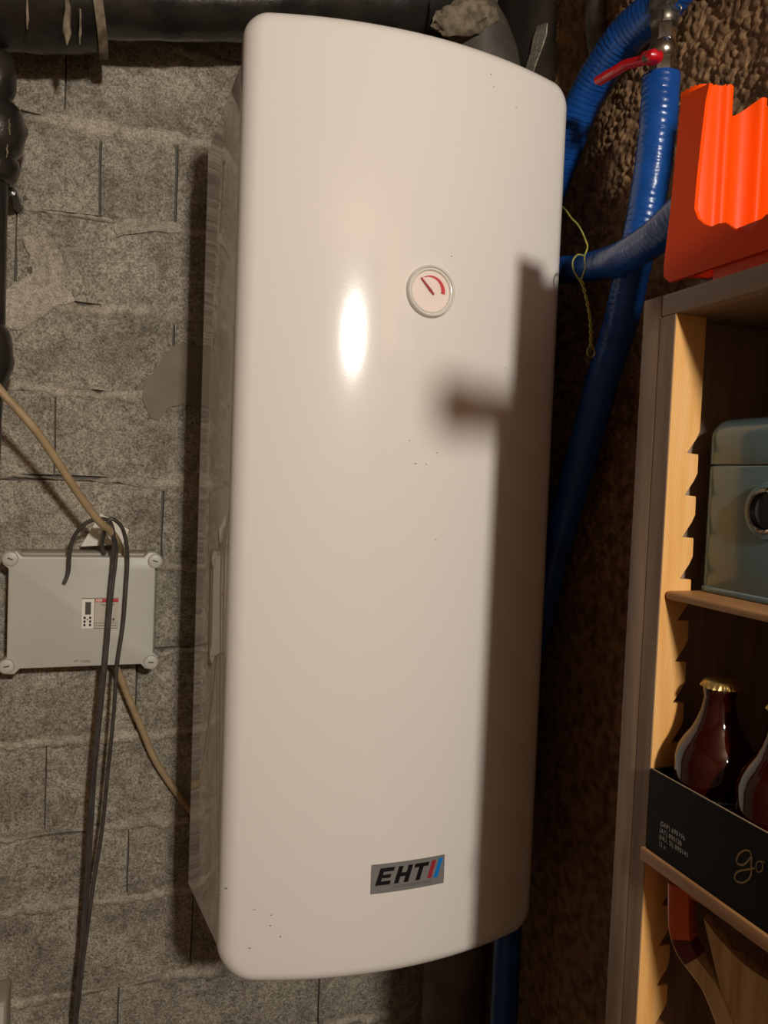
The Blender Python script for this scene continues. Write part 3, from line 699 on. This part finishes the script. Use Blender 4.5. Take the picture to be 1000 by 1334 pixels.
MB().box((SX-.0001, SY+.0001, 0), (SX+.0008, SY+.0203, zb_-.0003), .0002, 1).build('edge_facing', 'oldwood', su)
rack('notched_upright', .731, .698, .0135, SY, SY+.0202, 'pine')
rack('notched_upright', SX+.0005, SX+.036, .0135, YN-.0202, YN, 'pine')
rack('notched_upright', .731, .698, .0135, YN-.0202, YN, 'pine')
s1x = .484; p1 = atX(868, 769.5, s1x); s1t = p1.z; s1b = atX(868, 781, s1x).z
box('shelf_board', (s1x, YN+.001, s1b), (.725, SY-.001, s1t), 'boardwood', su, bev=.003, seg=3)
s2x = .4715; s2t = atX(846, 1111, s2x).z; s2b = s2t-.0125
box('shelf_board', (s2x, YN+.001, s2b), (.725, SY-.001, s2t), 'boardwood', su, bev=.002)
s3t = s2t-.42; box('shelf_board', (s1x, YN+.001, s3t-.014), (.725, SY-.001, s3t), 'boardwood', su, bev=.002)
box('shelf_board', (s1x, YN+.001, .06), (.725, SY-.001, .075), 'boardwood', su, bev=.002)

# --- dark offcut lying on the top board, orange rack standing on it
ob = atX(862, 371, .500).z
tag(box('wood_offcut', (.521, .42, zt), (.60, .600, ob+.001), 'darkwood', None, bev=.002), 'dark brown wooden offcut lying on the shelf top under the orange rack', 'wood')
OX = .500
orr = thing('bottle_rack', (OX, .55, ob), 'bright orange fluted plastic bottle rack standing on top of the shelf', 'rack')
otop = atX(895, 112, OX).z; oy1 = atX(862, 371, OX).y
# front plate with a wide opening, flutes set behind it
oy_l = oy1; ya_ = atX(912, 200, OX).y
zc = lambda y: ob + (atX(925, 294, OX).z-ob)
wav = [atX(904, 272, OX), atX(909, 285, OX), atX(917, 292, OX), atX(926, 295, OX), atX(936, 291, OX), atX(945, 290, OX), atX(955, 298, OX), atX(966, 303, OX), atX(978, 299, OX), atX(988, 289, OX), atX(998, 279, OX), atX(1006, 282, OX), atX(1018, 288, OX), atX(1030, 284, OX), atX(1045, 268, OX)]
lt = [atX(887, 126, OX), atX(905, 114, OX), atX(921, 103, OX), atX(924, 108, OX)]
poly = [(oy_l, ob)] + [(p.y, p.z) for p in lt] + [(atX(914, 160, OX).y, atX(914, 160, OX).z), (atX(908, 220, OX).y, atX(908, 220, OX).z)] + [(p.y, p.z) for p in wav] + [(wav[-1].y-.004, otop-.01), (wav[-1].y-.03, otop-.005), (wav[-1].y-.03, ob)]
# build as strips between opening edge and outer edge
th = .004
def strip_plate(inner, outer, name, m):
    V = []; Fc = []
    for (a, b) in zip(inner, outer): V += [Vector((OX, a[0], a[1])), Vector((OX, b[0], b[1])), Vector((OX+th, a[0], a[1])), Vector((OX+th, b[0], b[1]))]
    n = len(inner)
    for i in range(n-1):
        a = 4*i; b = a+4; Fc += [(a, a+1, b+1, b), (a+2, b+2, b+3, a+3), (a, b, b+2, a+2), (a+1, a+3, b+3, b+1)]
    Fc += [(0, 2, 3, 1), (4*n-4, 4*n-3, 4*n-1, 4*n-2)]
    return mk(name, V, Fc, m, orr, False)
inner = [(lt[3].y, lt[3].z), (atX(919, 130, OX).y, atX(919, 130, OX).z), (atX(913, 180, OX).y, atX(913, 180, OX).z), (atX(907, 235, OX).y, atX(907, 235, OX).z)] + [(p.y, p.z) for p in wav]
outer = [(lt[0].y, lt[0].z), (atX(884, 160, OX).y, atX(884, 160, OX).z), (atX(879, 210, OX).y, atX(879, 210, OX).z), (atX(872, 280, OX).y, atX(872, 280, OX).z)]
outer += [(oy_l-.001-.0005*k, ob+.02-.0065*k) if k < 3 else (oy_l-(oy_l-wav[k].y)*min(1, (k-2)/6) if k < 9 else wav[k].y, ob) for k in range(len(wav))]
strip_plate(inner, outer, 'front_plate', 'orange')
# fluted body: plan profile (x, y) extruded upward
prof = [(.5022, .618), (.5035, .606), (.508, .5975), (.516, .5940), (.5255, .5925), (.531, .5880), (.5365, .5878), (.5405, .5920), (.545, .5985), (.553, .6035), (.562, .6040), (.570, .5995), (.5755, .5920), (.5815, .5918), (.587, .5985), (.597, .6040), (.609, .6040), (.618, .598), (.623, .590)]
lastp = prof[-1]; prof += [(.632, .590)]
PP = spline([Vector((x, y, 0)) for x, y in prof], 5); ztops = []
V = []; Fc = []; zb1 = ob+.0015
n = len(PP)
for i, p in enumerate(PP):
    nx_ = PP[min(i+1, n-1)]-PP[max(i-1, 0)]; nn = Vector((-nx_.y, nx_.x, 0)).normalized()
    nn = nn if nn.y > 0 or (abs(nn.y) < .2 and nn.x > 0) else -nn
    q = p+nn*.004
    ztp = otop - .001 + .0025*noise.noise(Vector((i*.9, 1, 2)))
    if p.x > .5395: ztp = min(ztp, otop - .021 + .019*min(1, max(0, (p.x-.545)/.03)) ** 1.6)
    V += [Vector((p.x, p.y, zb1)), Vector((p.x, p.y, ztp)), Vector((q.x, q.y, ztp)), Vector((q.x, q.y, zb1))]
for i in range(n-1):
    a = 4*i; b = a+4; Fc += [(a, a+1, b+1, b), (a+1, a+2, b+2, b+1), (a+2, a+3, b+3, b+2), (a+3, a, b, b+3)]
Fc += [(0, 3, 2, 1), (4*n-4, 4*n-3, 4*n-2, 4*n-1)]
mk('fluted_body', V, Fc, 'orange', orr, True, 55)
box('foot', (OX+.0045, .36, ob-.0125), (OX+.0195, atX(922, 360, OX).y, ob+.03), 'orange', orr, bev=.002)

box('pipe_shade_block', (.604, .45, ob), (.636, .588, ob+.105), 'orange', orr, bev=.003)  # hidden block added behind the flutes to shade the blue pipe
cb = thing('shade_box', (.685, .45, zt), 'unseen brown cardboard box added on the shelf top to shade the rough wall', 'box')  # unseen box, added to keep lamp light off the rough wall
box('box_body', (.637, .28, zt), (.733, .598, H0+.50), 'cardedge', cb, bev=.002)
box('lid_flap', (.635, .279, H0+.46), (.7335, .599, H0+.503), 'cardedge', cb, bev=.002)
# --- unseen cylinder and support block, added to cast the round shadow on the heater
tag(box('caster_support', (.482, .140, zt), (.70, .260, zt+.075), 'oldwood', None, bev=.002), 'unseen grey-brown wooden block added to raise the black cylinder on it', 'wood')  # added support, lifts the cylinder so its shadow lands higher
tq = Vector((.370, .20, zt+.1015))
to = thing('shadow_caster', tq, 'unseen black cylinder added on the block to cast the round heater shadow', 'shadow_caster')
lathe('head', [(.012, 0), (.024, .002), (.026, .008), (.026, .034), (.019, .055)], tq, (1, -.05, 0), 'caster', to, 24)
lathe('barrel', [(.019, .053), (.0235, .060), (.0235, .19), (.020, .195)], tq, (1, -.05, 0), 'caster', to, 20)

# --- grey lidded box on the upper shelf board
GX = .5185
g_a = atX(903, 762, GX); g_s = atX(918, 606, GX); g_t = atX(935, 546, GX)
gy1 = min(g_a.y, SY+.0185); gy0 = gy1-.24; gx1 = .68
gb = thing('lidded_box', (.58, gy1-.12, s1t), 'grey-green metal box with rounded lid on the upper shelf board', 'box')
def rbox(x0, x1, y0, y1, z0, z1, r, rt, rb=.003, m='boxgrey', name='body', parent=None):
    """box with round vertical corners (r) and a rounded top edge (rt)"""
    def ring(d, z):
        P = []; rr_ = max(.001, r-d)
        for cx, cy, a0 in ((x0+d+rr_, y0+d+rr_, PI), (x1-d-rr_, y0+d+rr_, 1.5*PI), (x1-d-rr_, y1-d-rr_, 0), (x0+d+rr_, y1-d-rr_, .5*PI)):
            for k in range(9): a = a0+.5*PI*k/8; P.append(Vector((cx+rr_*math.cos(a), cy+rr_*math.sin(a), z)))
        return P
    rs = [ring(rb, z0), ring(rb*.3, z0+rb*.3), ring(0, z0+rb)]
    for k in range(7): a = .5*PI*k/6; rs.append(ring(rt*(1-math.cos(a)), z1-rt+rt*math.sin(a)))
    V = [p for q in rs for p in q]; n = len(rs[0]); Fc = []
    for i in range(len(rs)-1):
        for k in range(n): Fc.append((i*n+k, i*n+(k+1) % n, (i+1)*n+(k+1) % n, (i+1)*n+k))
    Fc += [tuple(range(n-1, -1, -1)), tuple((len(rs)-1)*n+k for k in range(n))]
    return mk(name, V, Fc, m, parent, True, 50)
bo = rbox(GX, gx1, gy0, gy1, s1t, g_s.z-.0006, .020, .0015, .004, 'boxgrey', 'body', gb)
rbox(GX, gx1, gy0, gy1, g_s.z+.0006, g_t.z+.001, .020, .018, .001, 'boxgrey', 'lid', gb)
rbox(GX+.003, gx1-.003, gy0+.003, gy1-.003, g_s.z-.002, g_s.z+.002, .018, .0005, .0005, 'ink', 'lid_seal', gb)
rbox(GX-.0012, gx1, gy0, gy1+.001, s1t+.0005, s1t+.006, .020, .002, .001, 'boxgrey', 'foot_rim', gb)
kc = atX(1002, 666, GX)
kn = lathe('dial_ring', [(.0245, -.001), (.0245, .002), (.0235, .0035), (.0200, .004), (.0190, .003), (.0190, .0)], kc, (-1, 0, 0), 'boxgrey', gb, 40)
lathe('chrome_ring', [(.0188, 0), (.0188, .0050), (.0175, .0065), (.0160, .006), (.0155, .002)], kc, (-1, 0, 0), 'chrome', kn, 40)
lathe('dial_face', [(0, .0035), (.0140, .0035), (.0157, .003), (.0157, 0)], kc, (-1, 0, 0), 'blackgloss', kn, 40)

# --- black bottle carton on the lower shelf board
CX = s2x+.003
ca = atX(847, 1001, CX); cz1 = ca.z; cy1 = min(ca.y, SY-.002); cy0 = cy1-.275; cx1 = CX+.21
ct = thing('bottle_carton', (CX+.1, cy1-.13, s2t), 'open black printed bottle carton on the lower shelf board', 'carton')
tk = .0016
box('front_wall', (CX, cy0, s2t), (CX+tk, cy1, cz1), 'carton', ct, bev=.0003, seg=1)
box('back_wall', (cx1-tk, cy0, s2t), (cx1, cy1, cz1+.02), 'carton', ct, bev=.0003, seg=1)
box('end_wall', (CX+tk, cy1-tk, s2t), (cx1-tk, cy1, cz1), 'carton', ct, bev=.0003, seg=1)
box('end_wall', (CX+tk, cy0, s2t), (cx1-tk, cy0+tk, cz1), 'carton', ct, bev=.0003, seg=1)
box('base', (CX+tk, cy0+tk, s2t), (cx1-tk, cy1-tk, s2t+tk), 'carton', ct, bev=0)
box('cut_edge', (CX+.0001, cy0, cz1), (CX+tk-.0001, cy1, cz1+.0005), 'cardedge', ct, bev=0)
def cp_(px, py): return atX(px, py, CX-.0004)
for s_, px, py, px2, py2 in (('(SAP) 690196', 859.5, 1074.5, 892, 1090), ('(AT) 890138', 858.5, 1083.5, 887.5, 1097.5), ('(HU, SI) 890141', 858, 1092, 895.5, 1112), ('12 x', 857.5, 1101, 866.5, 1106)):
    a_ = cp_(px, py); L_ = abs(cp_(px2, py2).y-a_.y)
    v, f = text_geo(s_, 1, lambda x, y: Vector((x, y, 0))); wmax = max(q.x for q in v); k = L_/wmax
    mk('carton_print', [Vector((CX-.0004, a_.y-q.x*k, a_.z+q.y*.0062)) for q in v], f, 'print', ct, False)
def ribbon(name, pts, wd, m, parent):
    P = spline([cp_(x, y) for x, y in pts], 8); V = []; Fc = []
    for i, p in enumerate(P):
        t = (P[min(i+1, len(P)-1)]-P[max(i-1, 0)]).normalized(); nn = Vector((1, 0, 0)).cross(t).normalized()
        V += [p+nn*wd, p-nn*wd]
    for i in range(len(P)-1): a = 2*i; Fc.append((a, a+1, a+3, a+2))
    return mk(name, V, Fc, m, parent, False)
ribbon('script_letter', [(979, 1116), (976, 1109), (969, 1108), (962, 1113), (959, 1121), (962, 1126), (969, 1126), (976, 1119), (979, 1115), (978, 1126), (978, 1138), (974, 1146), (966, 1150), (958, 1147), (957, 1140), (962, 1135), (972, 1133), (982, 1131)], .0007, 'gold', ct)
ribbon('script_letter', [(991, 1122), (986, 1123), (984, 1130), (987, 1136), (992, 1134), (993, 1127), (991, 1122), (996, 1124)], .0004, 'gold', ct)

# --- bottles: one built with its parts, one copied
bc = atY(938, 886, .5365); bh_ = bc.z-(s2t+tk)
def bottle(loc):
    b = thing('beer_bottle', loc, 'amber bottle with gold crown cap at the far end of the black carton', 'bottle', 'bottles in the black carton')
    z = loc.z; h = bh_
    pr = [(.0300, 0), (.0340, .003), (.0352, .010), (.0355, .03), (.0355, h-.078), (.0350, h-.070), (.0325, h-.062), (.0275, h-.053), (.0220, h-.045), (.0180, h-.036), (.0155, h-.028), (.0140, h-.020), (.0134, h-.014), (.0142, h-.012), (.0142, h-.008), (.0128, h-.005), (.0125, h-.001)]
    lathe('glass_body', pr, loc, (0, 0, 1), 'amber', b, 40)
    # crown cap with crimped skirt
    V = []; Fc = []; n = 84; lv = [(.0160, -.0052, .0008), (.0152, -.0025, .0004), (.0140, 0, 0), (.0130, .0010, 0), (.006, .0013, 0)]
    for r, dz, am in lv:
        for k in range(n): a = 2*PI*k/n; rr_ = r+am*math.cos(21*a); V.append(Vector((loc.x+rr_*math.cos(a), loc.y+rr_*math.sin(a), z+h-.001+dz)))
    for i in range(len(lv)-1):
        for k in range(n): Fc.append((i*n+k, i*n+(k+1) % n, (i+1)*n+(k+1) % n, (i+1)*n+k))
    Fc.append(tuple((len(lv)-1)*n+k for k in range(n)))
    mk('crown_cap', V, Fc, 'capgold', b)
    lb_ = lathe('paper_label', [(.0358, .035), (.0359, .036), (.0359, h-.094), (.0358, h-.093)], loc, (0, 0, 1), 'bottlelabel', b, 40)
    mb = MB()
    for row, (zz, a0, a1) in enumerate(((h-.098, 2.5, 4.4), (h-.102, 2.9, 4.6))):
        a = a0
        while a < a1:
            da = random.uniform(.04, .12); q = []
            for aa, dz in ((a, 0), (a+da, 0), (a+da, .0016), (a, .0016)): q.append(Vector((loc.x+.0362*math.cos(aa), loc.y+.0362*math.sin(aa), z+zz+dz)))
            mb.add(q, [(0, 1, 2, 3)]); a += da+.03
    mb.build('label_print', 'print', lb_, False)
    return b
bx_ = CX+tk+.0362
b1 = bottle(Vector((max(bc.x, bx_), min(bc.y, cy1-.0375), s2t+tk)))
def dup(o, par=None):
    c = o.copy(); COL.objects.link(c)
    if par is not None: c.parent = par
    for ch in list(o.children): dup(ch, c)
    return c
b2 = dup(b1); b2.location = b1.location + Vector((0, -.0735, 0)); b2['label'] = 'amber bottle cut by the right edge of the picture, in the black carton'

# --- wooden racket standing under the lower shelf board
P0 = atX(873, 1195, .4915); dd = Vector((.45, -.893, 0)).normalized(); nn_ = Vector((dd.y, -dd.x, 0))
nn_ = nn_ if nn_.y < 0 else -nn_
def rk(px, py):
    r = ray(px, py); o = P0-Vector((0, 0, H0)); t = o.dot(nn_)/r.dot(nn_); p = r*t; q = p-o; return (q.dot(dd), p.z+H0)
cont = [rk(x, y) for x, y in ((873, 1147), (873, 1190), (875, 1212), (882, 1234), (892, 1251), (904, 1267), (917, 1285), (926, 1306), (937, 1334), (950, 1372), (966, 1425), (982, 1490))]
sa = rk(1012, 1300)[0]
def rp(s_, z, h=0): return Vector((P0.x, P0.y, 0))+dd*s_+Vector((0, 0, z))+nn_*h
ra = thing('wooden_racket', rp(sa, s3t), 'old varnished wooden racket with amber shoulder under the lower shelf board', 'racket')
zmid = cont[0][1]; ztop_ = s2b-.004
def side(sgn):
    L_ = [(sa-(sa-s_)*1.0, z) for s_, z in cont]
    return [(s_ if sgn < 0 else 2*sa-s_, z) for s_, z in L_]
def band(outl, wd, name, m, zr, sgn, th_=.016):
    """frame member: outline polyline thickened inwards"""
    P = spline([Vector((s_, z, 0)) for s_, z in outl], 6); P = [p for p in P if zr[0] <= p.y <= zr[1]]
    V = []; Fc = []; n = len(P)
    for i, p in enumerate(P):
        t = (P[min(i+1, n-1)]-P[max(i-1, 0)]).normalized(); q = Vector((-t.y, t.x, 0)); q = q if q.x*(-sgn) > 0 else -q
        b = p+q*wd
        V += [rp(p.x, p.y, th_/2*.7), rp(p.x+q.x*.003, p.y+q.y*.003, th_/2), rp(b.x, b.y, th_/2), rp(b.x, b.y, -th_/2), rp(p.x, p.y, -th_/2)]
    for i in range(n-1):
        for k in range(5): a = 5*i+k; b = 5*i+(k+1) % 5; Fc.append((a, b, b+5, a+5))
    Fc += [(0, 1, 2, 3, 4), tuple(5*(n-1)+k for k in (4, 3, 2, 1, 0))]
    return mk(name, V, Fc, m, ra, True, 45)
z_am = rk(887, 1226)[1]; z_de = rk(908, 1262)[1]
for sgn in (-1, 1):
    ol = side(sgn)
    band(ol, .020, 'head_frame', 'varnish', (z_am, 9), sgn)
    band(ol, .019, 'decal_band', 'decal', (z_de, z_am+.002), sgn, .0165)
    band(ol, .017, 'throat_arm', 'ash', (-9, z_de+.002), sgn)
# top of the head, just below the shelf
sl_, sr_ = cont[0][0], 2*sa-cont[0][0]
top = [(sl_, zmid), (sl_+.006, zmid+(ztop_-zmid)*.6), (sl_+.02, ztop_-.002), (sa, ztop_), (sr_-.02, ztop_-.002), (sr_-.006, zmid+(ztop_-zmid)*.6), (sr_, zmid)]
P = spline([rp(s_+(.008 if s_ < sa else -.008 if s_ > sa else 0), z-.008) for s_, z in top], 6); v, f = tube_geo(P, .0075, 10); mk('head_frame', v, f, 'varnish', ra)
# throat wedge and bridge below the string opening
zo = rk(985, 1266)[1]
br = []
for k in range(13):
    t = -1+2*k/12; br.append((sa+t*(sa-cont[4][0]-.016), zo+.030*t*t))
wedge = br + [(2*sa-cont[7][0]-.015, cont[7][1]), (2*sa-cont[10][0]-.004, cont[10][1]), (cont[10][0]+.004, cont[10][1]), (cont[7][0]+.015, cont[7][1])]
plate('throat_wedge', wedge, .012, lambda u, v, h: rp(u, v, h-.006), 'ash', ra)
mbs = MB()
for k in range(-6, 7):
    s_ = sa+k*.013; zl = zo+.030*((s_-sa)/(sa-sl_))**2*1.6; v, f = tube_geo([rp(s_, zl), rp(s_, ztop_-.012)], .0007, 5); mbs.add(v, f)
zz = zo+.012
while zz < ztop_-.015:
    v, f = tube_geo([rp(sl_+.022, zz), rp(sr_-.022, zz)], .0007, 5); mbs.add(v, f); zz += .013
sobj = mbs.build('strings', 'gut', ra); sobj['kind'] = 'stuff'
v, f = tube_geo([rp(sa, cont[10][1]+.03), rp(sa, cont[10][1]-.05), rp(sa, s3t+.001)], .0135, 8); mk('grip', v, f, 'darkwood', ra)
